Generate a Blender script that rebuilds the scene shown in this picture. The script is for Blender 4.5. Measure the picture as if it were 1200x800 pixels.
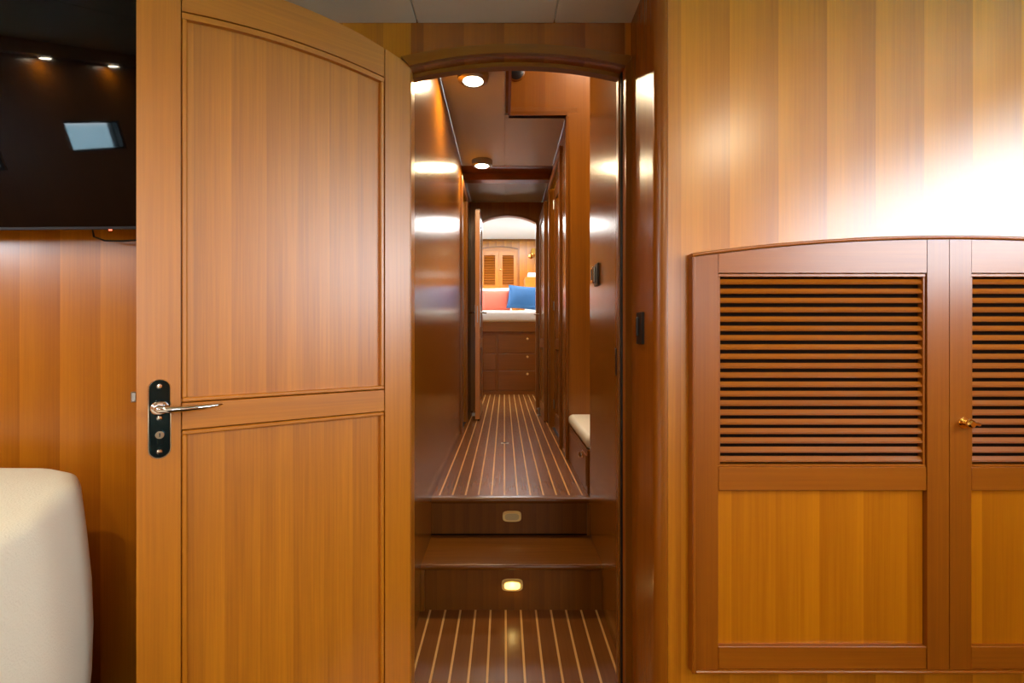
import bpy, bmesh, math, random
from mathutils import Vector, Matrix

random.seed(7)
for o in list(bpy.data.objects):
    bpy.data.objects.remove(o)
scene = bpy.context.scene
COL = scene.collection

# ------------------------------------------------------------------ camera
EYE = 1.063
cam_d = bpy.data.cameras.new('camera')
cam = bpy.data.objects.new('camera', cam_d)
COL.objects.link(cam)
cam.location = (0, 0, EYE)
cam.rotation_euler = (math.pi / 2, 0, 0)
cam_d.sensor_width = 36.0
cam_d.lens = 36.0 * 580 / 1200
cam_d.shift_x = 9 / 1200
cam_d.shift_y = -5 / 1200
cam_d.clip_start = 0.02
scene.camera = cam

# ------------------------------------------------------------------ world and daylight
w = bpy.data.worlds.new('sky')
scene.world = w
w.use_nodes = True
wb = w.node_tree.nodes['Background']
wb.inputs[0].default_value = (0.91, 0.96, 1.0, 1)
wb.inputs[1].default_value = 17.0

def area(name, loc, direction, sx, sy, power, color, spread=180):
    l = bpy.data.lights.new(name, 'AREA')
    l.shape = 'RECTANGLE'; l.size = sx; l.size_y = sy
    l.energy = power; l.color = color; l.spread = math.radians(spread)
    o = bpy.data.objects.new(name, l)
    COL.objects.link(o)
    o.location = loc
    o.rotation_euler = Vector(direction).to_track_quat('-Z', 'Y').to_euler()
    return o

def portal(name, loc, direction, sx, sy):
    o = area(name, loc, direction, sx, sy, 1, (1, 1, 1))
    o.data.cycles.is_portal = True      # guides the sky's light in through a window opening
    return o
portal('portal_right', (1.75, 0.0, 1.57), (-1, 0, 0), 1.6, 0.62)
portal('portal_rear', (1.05, -2.60, 1.45), (0, 1, 0), 0.9, 0.62)  # sky through the added rear window
portal('portal_cabin_left', (-1.25, 6.25, 2.03), (1, 0, 0), 1.3, 0.5)  # sky through the added left cabin window
portal('portal_cabin_right', (1.25, 6.25, 2.03), (-1, 0, 0), 1.3, 0.5)
portal('portal_left', (-2.30, -0.18, 1.545), (1, 0, 0), 0.36, 0.15)
portal('portal_left_forward', (-2.30, 0.72, 1.545), (1, 0, 0), 0.70, 0.25)
area('daylight_stairwell_hatch', (0.70, 2.55, 2.97), (0, 0, -1), 0.5, 0.5, 11, (1.0, 0.9, 0.75))
area('daylight_cabin_hatch', (0.0, 6.35, 2.53), (0, 0, -1), 1.0, 0.9, 26, (1.0, 0.97, 0.92))

vs = scene.view_settings
vs.view_transform = 'Standard'
vs.look = 'None'
vs.gamma = 1.0
vs.use_curve_mapping = False
vs.exposure = 0.4

# ------------------------------------------------------------------ materials
def srgb(r, g, b):
    f = lambda c: (c / 255 / 12.92) if c / 255 <= 0.04045 else ((c / 255 + 0.055) / 1.055) ** 2.4
    return (f(r), f(g), f(b), 1)

def new_mat(name):
    m = bpy.data.materials.new(name)
    m.use_nodes = True
    return m, m.node_tree, m.node_tree.nodes['Principled BSDF']

def plain(name, col, rough=0.5, metal=0.0, emit=None, strength=0.0, noise=0.0, nscale=80, coat=0.0):
    m, nt, p = new_mat(name)
    p.inputs['Base Color'].default_value = col
    p.inputs['Roughness'].default_value = rough
    p.inputs['Metallic'].default_value = metal
    p.inputs['Coat Weight'].default_value = coat
    if emit:
        p.inputs['Emission Color'].default_value = emit
        p.inputs['Emission Strength'].default_value = strength
    if noise:
        tc = nt.nodes.new('ShaderNodeTexCoord')
        nz = nt.nodes.new('ShaderNodeTexNoise'); nz.inputs['Scale'].default_value = nscale
        nz.inputs['Detail'].default_value = 4
        nt.links.new(tc.outputs['Object'], nz.inputs['Vector'])
        bp = nt.nodes.new('ShaderNodeBump'); bp.inputs['Strength'].default_value = noise
        bp.inputs['Distance'].default_value = 0.004
        nt.links.new(nz.outputs['Fac'], bp.inputs['Height'])
        nt.links.new(bp.outputs['Normal'], p.inputs['Normal'])
    return m

def wood(name, light, dark, grain='Z', band=0.115, band_amt=0.35, across='X', rough=0.3, line_amt=0.45,
         fine=170, vary=0.25, spec=0.5, coat=0.0):
    """Straight-grained veneer: fine fibre lines along `grain`, and book-matched leaves
    of width `band` across the surface."""
    m, nt, p = new_mat(name)
    N, L = nt.nodes.new, nt.links.new
    tc = N('ShaderNodeTexCoord')
    oi = N('ShaderNodeObjectInfo')
    ofs = N('ShaderNodeVectorMath'); ofs.operation = 'SCALE'
    ofs.inputs[0].default_value = (3.1, 5.7, 9.3)
    L(oi.outputs['Random'], ofs.inputs['Scale'])
    add = N('ShaderNodeVectorMath'); add.operation = 'ADD'
    L(tc.outputs['Object'], add.inputs[0]); L(ofs.outputs[0], add.inputs[1])
    sc = {'X': (3.0, fine, fine), 'Y': (fine, 3.0, fine), 'Z': (fine, fine, 3.0)}[grain]
    mp = N('ShaderNodeMapping'); mp.inputs['Scale'].default_value = sc
    L(add.outputs[0], mp.inputs['Vector'])
    nz = N('ShaderNodeTexNoise'); nz.inputs['Scale'].default_value = 1.0
    nz.inputs['Detail'].default_value = 3; nz.inputs['Roughness'].default_value = 0.6
    L(mp.outputs[0], nz.inputs['Vector'])
    sc2 = tuple(s * 0.16 if s > 10 else s * 0.4 for s in sc)
    mp2 = N('ShaderNodeMapping'); mp2.inputs['Scale'].default_value = sc2
    L(add.outputs[0], mp2.inputs['Vector'])
    nz2 = N('ShaderNodeTexNoise'); nz2.inputs['Scale'].default_value = 1.0
    nz2.inputs['Detail'].default_value = 2
    L(mp2.outputs[0], nz2.inputs['Vector'])
    # grain value
    a = N('ShaderNodeMath'); a.operation = 'MULTIPLY_ADD'
    a.inputs[1].default_value = line_amt * 1.4; a.inputs[2].default_value = 0.5 - line_amt * 0.7
    L(nz.outputs['Fac'], a.inputs[0])
    b = N('ShaderNodeMath'); b.operation = 'MULTIPLY_ADD'
    b.inputs[1].default_value = vary * 1.6; b.inputs[2].default_value = -vary * 0.8
    L(nz2.outputs['Fac'], b.inputs[0])
    s = N('ShaderNodeMath'); s.operation = 'ADD'
    L(a.outputs[0], s.inputs[0]); L(b.outputs[0], s.inputs[1])
    out = s
    if band_amt:
        sx = N('ShaderNodeSeparateXYZ'); L(tc.outputs['Object'], sx.inputs[0])
        dv = N('ShaderNodeMath'); dv.operation = 'DIVIDE'; dv.inputs[1].default_value = band
        L(sx.outputs[across], dv.inputs[0])
        fr = N('ShaderNodeMath'); fr.operation = 'FRACT'; L(dv.outputs[0], fr.inputs[0])
        fl = N('ShaderNodeMath'); fl.operation = 'FLOOR'; L(dv.outputs[0], fl.inputs[0])
        wn = N('ShaderNodeTexWhiteNoise'); wn.noise_dimensions = '1D'; L(fl.outputs[0], wn.inputs['W'])
        ma = N('ShaderNodeMath'); ma.operation = 'MULTIPLY_ADD'
        ma.inputs[1].default_value = -band_amt; ma.inputs[2].default_value = band_amt * 0.5
        L(fr.outputs[0], ma.inputs[0])
        mb = N('ShaderNodeMath'); mb.operation = 'MULTIPLY_ADD'
        mb.inputs[1].default_value = band_amt * 0.3; mb.inputs[2].default_value = -band_amt * 0.15
        L(wn.outputs['Value'], mb.inputs[0])
        s2 = N('ShaderNodeMath'); s2.operation = 'ADD'; L(ma.outputs[0], s2.inputs[0]); L(mb.outputs[0], s2.inputs[1])
        s3 = N('ShaderNodeMath'); s3.operation = 'ADD'; L(s.outputs[0], s3.inputs[0]); L(s2.outputs[0], s3.inputs[1])
        out = s3
    mx = N('ShaderNodeMix'); mx.data_type = 'RGBA'
    mx.inputs['A'].default_value = dark; mx.inputs['B'].default_value = light
    L(out.outputs[0], mx.inputs['Factor'])
    L(mx.outputs['Result'], p.inputs['Base Color'])
    p.inputs['Roughness'].default_value = rough
    p.inputs['Specular IOR Level'].default_value = spec
    p.inputs['Coat Weight'].default_value = coat
    p.inputs['Coat Roughness'].default_value = 0.12
    bp = N('ShaderNodeBump'); bp.inputs['Strength'].default_value = 0.06; bp.inputs['Distance'].default_value = 0.001
    L(nz.outputs['Fac'], bp.inputs['Height']); L(bp.outputs['Normal'], p.inputs['Normal'])
    return m

HONEY_L, HONEY_D = srgb(210, 129, 18), srgb(150, 78, 5)
DOOR_L, DOOR_D = srgb(210, 127, 10), srgb(148, 78, 3)
RED_L, RED_D = srgb(150, 88, 16), srgb(100, 54, 5)
M = {}
M['wall'] = wood('veneer_wall', HONEY_L, HONEY_D, band=0.115, band_amt=0.45, rough=0.28, spec=0.8)
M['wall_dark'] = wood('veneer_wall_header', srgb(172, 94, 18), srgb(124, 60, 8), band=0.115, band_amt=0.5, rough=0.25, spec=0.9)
M['door_v'] = wood('door_upright_grain', DOOR_L, DOOR_D, band_amt=0, rough=0.36, spec=0.8)
M['door_h'] = wood('door_level_grain', DOOR_L, DOOR_D, grain='X', band_amt=0, rough=0.36, spec=0.8)
M['door_panel'] = wood('door_panel_veneer', DOOR_L, DOOR_D, band=0.075, band_amt=0.22, rough=0.38, line_amt=0.6, spec=0.8)
M['cup_v'] = wood('cupboard_upright_grain', srgb(164, 88, 10), srgb(112, 52, 3), band_amt=0, rough=0.3, spec=0.5)
M['cup_h'] = wood('cupboard_level_grain', srgb(172, 94, 12), srgb(118, 56, 4), grain='X', band_amt=0, rough=0.3, spec=0.5)
M['cup_panel'] = wood('cupboard_panel_veneer', srgb(206, 122, 8), srgb(152, 78, 2), band=-0.103, band_amt=0.32, rough=0.26, spec=0.8)
M['hall'] = wood('hall_veneer', srgb(156, 94, 18), srgb(108, 60, 6), across='Y', band=0.12, band_amt=0.25, rough=0.2, spec=0.32)
M['hall_x'] = wood('hall_cross_veneer', srgb(168, 102, 20), srgb(122, 68, 8), band=0.12, band_amt=0.25, rough=0.28)
M['hall_y'] = wood('hall_lengthwise_grain', RED_L, RED_D, grain='Y', band_amt=0, rough=0.28)
M['hall_z'] = wood('hall_upright_grain', RED_L, RED_D, grain='Z', band_amt=0, rough=0.28)
M['hall_h'] = wood('hall_level_grain', RED_L, RED_D, grain='X', band_amt=0, rough=0.28)
M['step_v'] = wood('step_riser_veneer', srgb(126, 72, 12), srgb(84, 44, 3), band=0.06, band_amt=0.25, rough=0.4, spec=0.3)
M['step_h'] = wood('step_tread_grain', srgb(126, 72, 12), srgb(84, 44, 3), grain='X', band_amt=0, rough=0.24, spec=0.35)
M['plank'] = wood('teak_floor_plank', srgb(132, 78, 28), srgb(90, 48, 12), grain='Y', band_amt=0, rough=0.26, fine=120, spec=0.4)
M['holly'] = wood('holly_inlay_strip', srgb(222, 170, 98), srgb(198, 142, 74), grain='Y', band_amt=0, rough=0.28, fine=120)
M['slab'] = plain('dark_subfloor_and_shade', srgb(30, 15, 5), 0.85)  # dark subfloor, also the painted shade behind the louvres
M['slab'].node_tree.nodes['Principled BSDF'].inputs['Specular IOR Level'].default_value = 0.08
M['brass'] = plain('satin_brass', srgb(240, 205, 130), 0.45, 0.6)
M['ceil'] = plain('ceiling_panel_vinyl', srgb(214, 200, 172), 0.5, noise=0.05)
M['ceil_hall'] = plain('hall_ceiling_daylight_tint', srgb(206, 214, 218), 0.4, noise=0.05)  # cool tint stands in for daylight reaching the hall ceiling
M['white'] = plain('white_paint', srgb(235, 232, 225), 0.5)
M['chrome'] = plain('polished_chrome', srgb(225, 225, 225), 0.10, 1.0)
M['steel'] = plain('brushed_steel', srgb(170, 165, 155), 0.3, 1.0)
M['gold'] = plain('polished_brass', srgb(236, 186, 92), 0.16, 1.0)
M['black'] = plain('black_plastic', srgb(18, 18, 20), 0.35)
M['dark_chrome'] = plain('dark_polished_plate', srgb(30, 48, 54), 0.12, 0.85)
M['screen'] = plain('glossy_black_screen', srgb(3, 3, 4), 0.03)
M['screen'].node_tree.nodes['Principled BSDF'].inputs['Specular IOR Level'].default_value = 0.24
M['corner'] = wood('corner_post_veneer', srgb(168, 94, 14), srgb(116, 58, 4), band_amt=0, rough=0.26, spec=0.6)
M['boucle'] = plain('cream_boucle', srgb(243, 232, 208), 0.95, noise=0.5, nscale=260)
M['leather'] = plain('white_leather', srgb(232, 224, 208), 0.5, noise=0.1, nscale=120)
M['sheet'] = plain('white_bed_linen', srgb(236, 232, 222), 0.9, noise=0.25, nscale=25)
M['coral'] = plain('coral_velvet', srgb(206, 96, 74), 0.85, noise=0.4, nscale=60)
M['blue'] = plain('blue_velvet', srgb(28, 80, 128), 0.75, noise=0.4, nscale=40)
M['lens'] = plain('lamp_lens', srgb(255, 245, 225), 0.4, emit=(1.0, 0.86, 0.62, 1), strength=14)
M['step_lens'] = plain('lit_step_lens', srgb(255, 220, 130), 0.4, emit=(1.0, 0.70, 0.20, 1), strength=1.5)
M['step_lens_off'] = plain('unlit_step_lens', srgb(190, 160, 110), 0.35)
M['led'] = plain('red_standby_led', srgb(255, 60, 40), 0.4, emit=(1, 0.12, 0.06, 1), strength=4)
M['sea'] = plain('sea_water', srgb(130, 190, 205), 0.35)
M['hull'] = plain('white_hull_lining', srgb(222, 214, 200), 0.5)

def glass_mat():
    m, nt, p = new_mat('window_glass')
    out = nt.nodes['Material Output']
    tr = nt.nodes.new('ShaderNodeBsdfTransparent'); tr.inputs[0].default_value = (0.93, 0.97, 1, 1)
    gl = nt.nodes.new('ShaderNodeBsdfGlossy'); gl.inputs['Roughness'].default_value = 0.02
    mx = nt.nodes.new('ShaderNodeMixShader')
    mx.inputs[0].default_value = 0.05; nt.links.new(tr.outputs[0], mx.inputs[1])
    nt.links.new(gl.outputs[0], mx.inputs[2]); nt.links.new(mx.outputs[0], out.inputs['Surface'])
    return m
M['glass'] = glass_mat()

# ------------------------------------------------------------------ helpers
def link(name, me, mat, parent=None, loc=(0, 0, 0)):
    o = bpy.data.objects.new(name, me)
    COL.objects.link(o)
    if mat and not me.materials:
        me.materials.append(M[mat])
    o.location = loc
    if parent:
        o.parent = parent
    return o

def tag(o, label=None, cat=None, group=None, kind=None):
    if label: o['label'] = label
    if cat: o['category'] = cat
    if group: o['group'] = group
    if kind: o['kind'] = kind
    return o

def empty(name, loc=(0, 0, 0), rz=0.0):
    o = bpy.data.objects.new(name, None)
    COL.objects.link(o)
    o.location = loc
    o.rotation_euler = (0, 0, rz)
    o.empty_display_size = 0.05
    return o

def bm_mesh(name, bm):
    me = bpy.data.meshes.new(name)
    bmesh.ops.recalc_face_normals(bm, faces=bm.faces[:])
    bm.to_mesh(me); bm.free()
    return me

def add_box(bm, lo, hi):
    lo, hi = Vector(lo), Vector(hi)
    r = bmesh.ops.create_cube(bm, size=1.0, matrix=Matrix.LocRotScale((lo + hi) / 2, None, hi - lo))
    return r['verts']

def box(name, lo, hi, mat, parent=None, bev=0.0, seg=1, rot=None):
    lo, hi = Vector(lo), Vector(hi)
    c = (lo + hi) / 2
    bm = bmesh.new()
    add_box(bm, lo - c, hi - c)
    if bev:
        bmesh.ops.bevel(bm, geom=bm.edges[:], offset=bev, segments=seg, profile=0.5, affect='EDGES')
    o = link(name, bm_mesh(name, bm), mat, parent, c)
    if rot: o.rotation_euler = rot
    if seg > 1:
        smooth(o)
    return o

def smooth(o, ang=40):
    for p in o.data.polygons: p.use_smooth = True
    o.data.set_sharp_from_angle(angle=math.radians(ang))
    return o

def boxes(name, lst, mat, parent=None):
    """one mesh made of several joined blocks (a wall with an opening in it)"""
    bm = bmesh.new()
    for lo, hi in lst:
        add_box(bm, lo, hi)
    return link(name, bm_mesh(name, bm), mat, parent)

def prism(name, pts, axis, a, b, mat, parent=None, bev=0.0, loc=(0, 0, 0)):
    """polygon pts (2D) extruded between a and b along axis"""
    bm = bmesh.new()
    def P(p, t):
        return {'X': (t, p[0], p[1]), 'Y': (p[0], t, p[1]), 'Z': (p[0], p[1], t)}[axis]
    va = [bm.verts.new(P(p, a)) for p in pts]
    vb = [bm.verts.new(P(p, b)) for p in pts]
    n = len(pts)
    bm.faces.new(va); bm.faces.new(vb[::-1])
    for i in range(n):
        bm.faces.new((va[i], vb[i], vb[(i + 1) % n], va[(i + 1) % n]))
    bmesh.ops.recalc_face_normals(bm, faces=bm.faces[:])
    if bev:
        bmesh.ops.bevel(bm, geom=[e for e in bm.edges if e.calc_face_angle(0) > 0.5], offset=bev, segments=1, affect='EDGES')
    return link(name, bm_mesh(name, bm), mat, parent, loc)

def strip_prism(name, lower, upper, axis, a, b, mat, parent=None):
    """quad strip between two polylines, extruded: arched headers and mouldings"""
    bm = bmesh.new()
    def P(p, t):
        return {'X': (t, p[0], p[1]), 'Y': (p[0], t, p[1]), 'Z': (p[0], p[1], t)}[axis]
    rows = []
    for t in (a, b):
        rows.append(([bm.verts.new(P(p, t)) for p in lower], [bm.verts.new(P(p, t)) for p in upper]))
    n = len(lower)
    (l0, u0), (l1, u1) = rows
    for i in range(n - 1):
        bm.faces.new((l0[i], l0[i + 1], u0[i + 1], u0[i]))
        bm.faces.new((l1[i], u1[i], u1[i + 1], l1[i + 1]))
        bm.faces.new((l0[i], l1[i], l1[i + 1], l0[i + 1]))
        bm.faces.new((u0[i], u0[i + 1], u1[i + 1], u1[i]))
    bm.faces.new((l0[0], u0[0], u1[0], l1[0]))
    bm.faces.new((l0[-1], l1[-1], u1[-1], u0[-1]))
    return link(name, bm_mesh(name, bm), mat, parent)

def arch(x0, x1, spring, peak, n=24):
    """points of a shallow circular arch from x0 to x1"""
    h = peak - spring; c = (x1 - x0) / 2
    R = (c * c + h * h) / (2 * h)
    zc = peak - R; xm = (x0 + x1) / 2
    return [(x0 + (x1 - x0) * i / n, zc + math.sqrt(max(R * R - (x0 + (x1 - x0) * i / n - xm) ** 2, 0))) for i in range(n + 1)]

def lathe(name, prof, mat, parent=None, loc=(0, 0, 0), rot=None, n=28):
    """profile [(r, h)] turned about local Z"""
    bm = bmesh.new()
    rings = []
    for r, h in prof:
        if r < 1e-6:
            rings.append([bm.verts.new((0, 0, h))])
        else:
            rings.append([bm.verts.new((r * math.cos(2 * math.pi * i / n), r * math.sin(2 * math.pi * i / n), h)) for i in range(n)])
    for A, B in zip(rings, rings[1:]):
        for i in range(n):
            j = (i + 1) % n
            if len(A) == 1 and len(B) == 1: continue
            if len(A) == 1: bm.faces.new((A[0], B[i], B[j]))
            elif len(B) == 1: bm.faces.new((A[i], A[j], B[0]))
            else: bm.faces.new((A[i], A[j], B[j], B[i]))
    o = link(name, bm_mesh(name, bm), mat, parent, loc)
    if rot: o.rotation_euler = rot
    smooth(o)
    return o

def tube(name, pts, rad, mat, parent=None, loc=(0, 0, 0), n=10, flat=1.0):
    """tube through pts; rad a number or a list; flat squashes it in Z"""
    bm = bmesh.new()
    pts = [Vector(p) for p in pts]
    rr = rad if isinstance(rad, (list, tuple)) else [rad] * len(pts)
    rings = []
    for i, p in enumerate(pts):
        t = (pts[min(i + 1, len(pts) - 1)] - pts[max(i - 1, 0)]).normalized()
        up = Vector((0, 0, 1)) if abs(t.z) < 0.95 else Vector((0, 1, 0))
        s = t.cross(up).normalized(); u = s.cross(t).normalized()
        rings.append([bm.verts.new(p + rr[i] * (math.cos(2 * math.pi * k / n) * s + flat * math.sin(2 * math.pi * k / n) * u)) for k in range(n)])
    for A, B in zip(rings, rings[1:]):
        for i in range(n):
            bm.faces.new((A[i], A[(i + 1) % n], B[(i + 1) % n], B[i]))
    bm.faces.new(rings[0][::-1]); bm.faces.new(rings[-1])
    o = link(name, bm_mesh(name, bm), mat, parent, loc)
    smooth(o, 60)
    return o

def struct(o, label, cat):
    return tag(o, label, cat, kind='structure')

def shared(name, src, parent, loc, rot=None):
    o = bpy.data.objects.new(name, src.data)
    COL.objects.link(o)
    o.parent = parent; o.location = loc
    o.rotation_euler = rot if rot else src.rotation_euler
    return o

# ================================================================== THE SETTING
# heights
ZC = 1.956         # saloon ceiling
ZH = 2.367         # hall ceiling
ZU = 0.35          # hall floor
ZS = 0.182         # first step
YF = 1.409         # doorway wall, front face
YB = 1.467         # doorway wall, back face
YR = 1.171         # cupboard wall face
XL, XR = -0.323, 0.38      # hall walls
XR2 = 0.366
YS1, YS2 = 1.914, 2.20     # step fronts
YN = 2.91          # wall behind the nook
YE = 4.785         # end doorway wall
YBED = 6.16
YCAB = 7.46

# ---- planked floors
PITCH = 0.0587; HOLLY = 0.0075
def plank_floor(name, x0, x1, segs, z, label, xoff, slab_lo, slab_hi):
    fl = box(name, slab_lo, slab_hi, 'slab')
    struct(fl, label, 'floor')
    cx, cy, cz = fl.location
    k0 = math.floor((x0 - xoff) / PITCH)
    cache = {}
    k = k0
    while xoff + k * PITCH < x1:
        a = xoff + k * PITCH; b = a + PITCH
        for (ya, yb) in segs:
            for nm, pa, pb, mt in (('inlay_strip', a, a + HOLLY, 'holly'), ('plank', a + HOLLY, b, 'plank')):
                qa, qb = max(pa, x0), min(pb, x1)
                if qb - qa < 0.002: continue
                key = (nm, round(qb - qa, 4), ya)
                c = ((qa + qb) / 2 - cx, (ya + yb) / 2 - cy, z - 0.006 - cz)
                if key in cache:
                    o = shared(nm, cache[key], fl, c)
                else:
                    hw, hl = (qb - qa) / 2, (yb - ya) / 2
                    bm = bmesh.new(); add_box(bm, (-hw, -hl, -0.006), (hw, hl, 0.006))
                    if nm == 'plank':
                        bmesh.ops.bevel(bm, geom=[e for e in bm.edges if all(v.co.z > 0 for v in e.verts)], offset=0.0008, segments=1, affect='EDGES')
                    o = link(nm, bm_mesh(nm, bm), mt, fl, c)
                    cache[key] = o
        k += 1
    return fl

plank_floor('floor', -0.42, 0.42, [(1.05, 1.935)], 0.0,
            'dark teak floor with pale inlay lines in front of the lower step', 0.0015,
            (-2.3, -2.6, -0.10), (2.3, 2.2, -0.0105))
plank_floor('floor_hall', XL, XR, [(2.235, 2.995), (2.999, 3.76), (3.764, YBED + 0.03)], ZU,
            'dark teak hall floor with pale inlay lines above the steps', -0.003,
            (-1.3, 2.24, 0.20), (1.3, YCAB, ZU - 0.0105))

# flush ring pull in the hall floor hatch
rp = empty('hatch_ring_pull', (0.004, 3.33, ZU))
tag(rp, 'small flush metal ring pull set in the hall floor', 'ring pull')
box('plate', (-0.026, -0.013, -0.001), (0.026, 0.013, 0.003), 'steel', rp, 0.001)
tube('ring', [(0.012 * math.cos(a / 8 * 6.2832), 0.008 * math.sin(a / 8 * 6.2832), 0.004) for a in range(9)], 0.002, 'black', rp, n=6)

# ---- saloon ceiling with its panels
cl = box('ceiling', (-2.3, -2.6, ZC + 0.012), (2.3, YF + 0.02, ZC + 0.10), 'ceil')
struct(cl, 'beige saloon ceiling of long flat panels', 'ceiling')
xs = [-2.3, -1.418, -1.028, -0.638, -0.248, 0.142, 0.532, 0.922, 1.312, 1.702, 2.3]
for a, b in zip(xs, xs[1:]):
    box('ceiling_panel', (a + 0.0015 - cl.location.x, -2.58 - cl.location.y, ZC - cl.location.z),
        (b - 0.0015 - cl.location.x, YF - 0.001 - cl.location.y, ZC + 0.012 - cl.location.z), 'ceil', cl, 0.0015)

# ---- doorway wall (television wall, header over the arch, jambs)
DX0, DX1, DSP, DPK = -0.266, 0.342, 1.828, 1.864
NA = 28
ar = arch(DX0, DX1, DSP, DPK, NA)
bm = bmesh.new()
add_box(bm, (-2.3, YF, 0), (DX0, YB, ZC + 0.5))
add_box(bm, (DX1, YF, 0), (0.46, YB, ZC + 0.5))
wfl = link('wall_front_left', bm_mesh('wall_front_left', bm), 'wall')
struct(wfl, 'honey veneer wall behind the television', 'wall')
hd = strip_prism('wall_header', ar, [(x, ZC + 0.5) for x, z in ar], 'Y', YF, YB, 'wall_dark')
struct(hd, 'dark veneer header above the arched doorway', 'wall')

# arched door casing: two jambs and an arched head, proud of the wall
dc = empty('door_frame', (0, YF, 0))
tag(dc, 'dark wooden frame around the arched doorway', 'door frame', kind='structure')
out = arch(DX0 - 0.026, DX1 + 0.018, DSP + 0.025, DPK + 0.025, NA)
strip_prism('head_casing', ar, out, 'Y', -0.016, 0.0, 'hall_h', dc)
prism('jamb_casing', [(DX1, -0.016), (DX1 + 0.018, -0.012), (DX1 + 0.018, 0), (DX1, 0)], 'Z', 0, DSP + 0.03, 'hall_z', dc)
prism('jamb_casing', [(DX0 - 0.026, -0.002), (DX0, -0.002), (DX0, 0), (DX0 - 0.026, 0)], 'Z', 0, DSP + 0.03, 'hall_z', dc)
box('door_stop', (DX1 - 0.010, 0.032, 0), (DX1 + 0.004, 0.058, DSP), 'hall_z', dc, 0.001)
box('gap_shadow', (DX1 - 0.005, 0.020, 0), (DX1 + 0.004, 0.032, DSP), 'black', dc)  # black strip standing in for the shadow in the jamb gap
hg = box('hinge', (DX1 - 0.012, 0.052, 0.95), (DX1 - 0.004, 0.066, 1.03), 'black', dc, 0.001)
inn = [(x, z - 0.012) for x, z in ar]
strip_prism('head_stop', inn, ar, 'Y', 0.032, 0.058, 'hall_h', dc)

# ---- cupboard wall with its rounded corner and the return beside the doorway
XRET, RAD = 0.360, 0.027
pts = [(XRET, YF), (XRET, YR + RAD + 0.004), (XRET, YR + RAD)]
for i in range(1, 9):
    a = math.pi - i / 8 * math.pi / 2
    pts.append((XRET + RAD + RAD * math.cos(a), YR + RAD - RAD * math.sin(a)))
pts += [(XRET + RAD, YR + 0.10), (XRET + 0.09, YR + 0.10), (XRET + 0.09, YF)]
wrt = prism('wall_return', pts, 'Z', 0, ZC + 0.02, 'corner')
smooth(wrt, 25)
struct(wrt, 'reddish rounded corner and short wall return right of the doorway', 'wall')
wfr = box('wall_front_right', (XRET + RAD + 0.0005, YR, 0), (1.83, YR + 0.10, ZC + 0.02), 'wall')
struct(wfr, 'honey veneer wall around the louvred cupboard', 'wall')

# black strike plate on the return
sp = box('strike_plate', (XRET - 0.006, 1.273, 1.045), (XRET, 1.328, 1.128), 'black')
tag(sp, 'black rectangular catch plate on the wall return right of the doorway', 'catch plate')
box('lip', (-0.007, 0.006, -0.02), (0.0, 0.02, 0.03), 'black', sp, 0.002)

# ---- other saloon walls with their windows
def wall_with_hole(name, axis, pos, thick, u0, u1, z0, z1, holes, mat, label):
    lst = []
    def B(ua, ub, za, zb):
        if axis == 'X':
            return ((min(pos, pos + thick), ua, za), (max(pos, pos + thick), ub, zb))
        return ((ua, min(pos, pos + thick), za), (ub, max(pos, pos + thick), zb))
    ha, hb, hz0, hz1 = holes
    lst += [B(u0, ha, z0, z1), B(hb, u1, z0, z1), B(ha, hb, z0, hz0), B(ha, hb, hz1, z1)]
    return struct(boxes(name, lst, mat), label, 'wall')

wl_ = boxes('wall_left', [((-2.38, -2.6, 0), (-2.3, YF, 1.42)), ((-2.38, -2.6, 1.67), (-2.3, YF, ZC + 0.1)),
                          ((-2.38, -2.6, 1.42), (-2.3, -0.36, 1.67)), ((-2.38, -0.36, 1.42), (-2.3, 0.0, 1.47)), ((-2.38, -0.36, 1.62), (-2.3, 0.0, 1.67)),
                          ((-2.38, 0.0, 1.42), (-2.3, 0.37, 1.67)), ((-2.38, 1.07, 1.42), (-2.3, YF, 1.67))], 'wall')
struct(wl_, 'veneer hull side wall with two windows left of the camera', 'wall')
wall_with_hole('wall_right', 'X', 1.75, 0.08, -2.6, YR + 0.1, 0, ZC + 0.1, (-0.8, 0.8, 1.26, 1.88), 'wall', 'veneer hull side wall with a wide window right of the camera')
wall_with_hole('wall_rear', 'Y', -2.6, -0.08, -2.38, 2.38, 0, ZC + 0.1, (0.6, 1.5, 1.14, 1.76), 'hull', 'pale lined wall with an added window behind the camera')  # rear wall made pale so the open door picks up sheen

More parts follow.
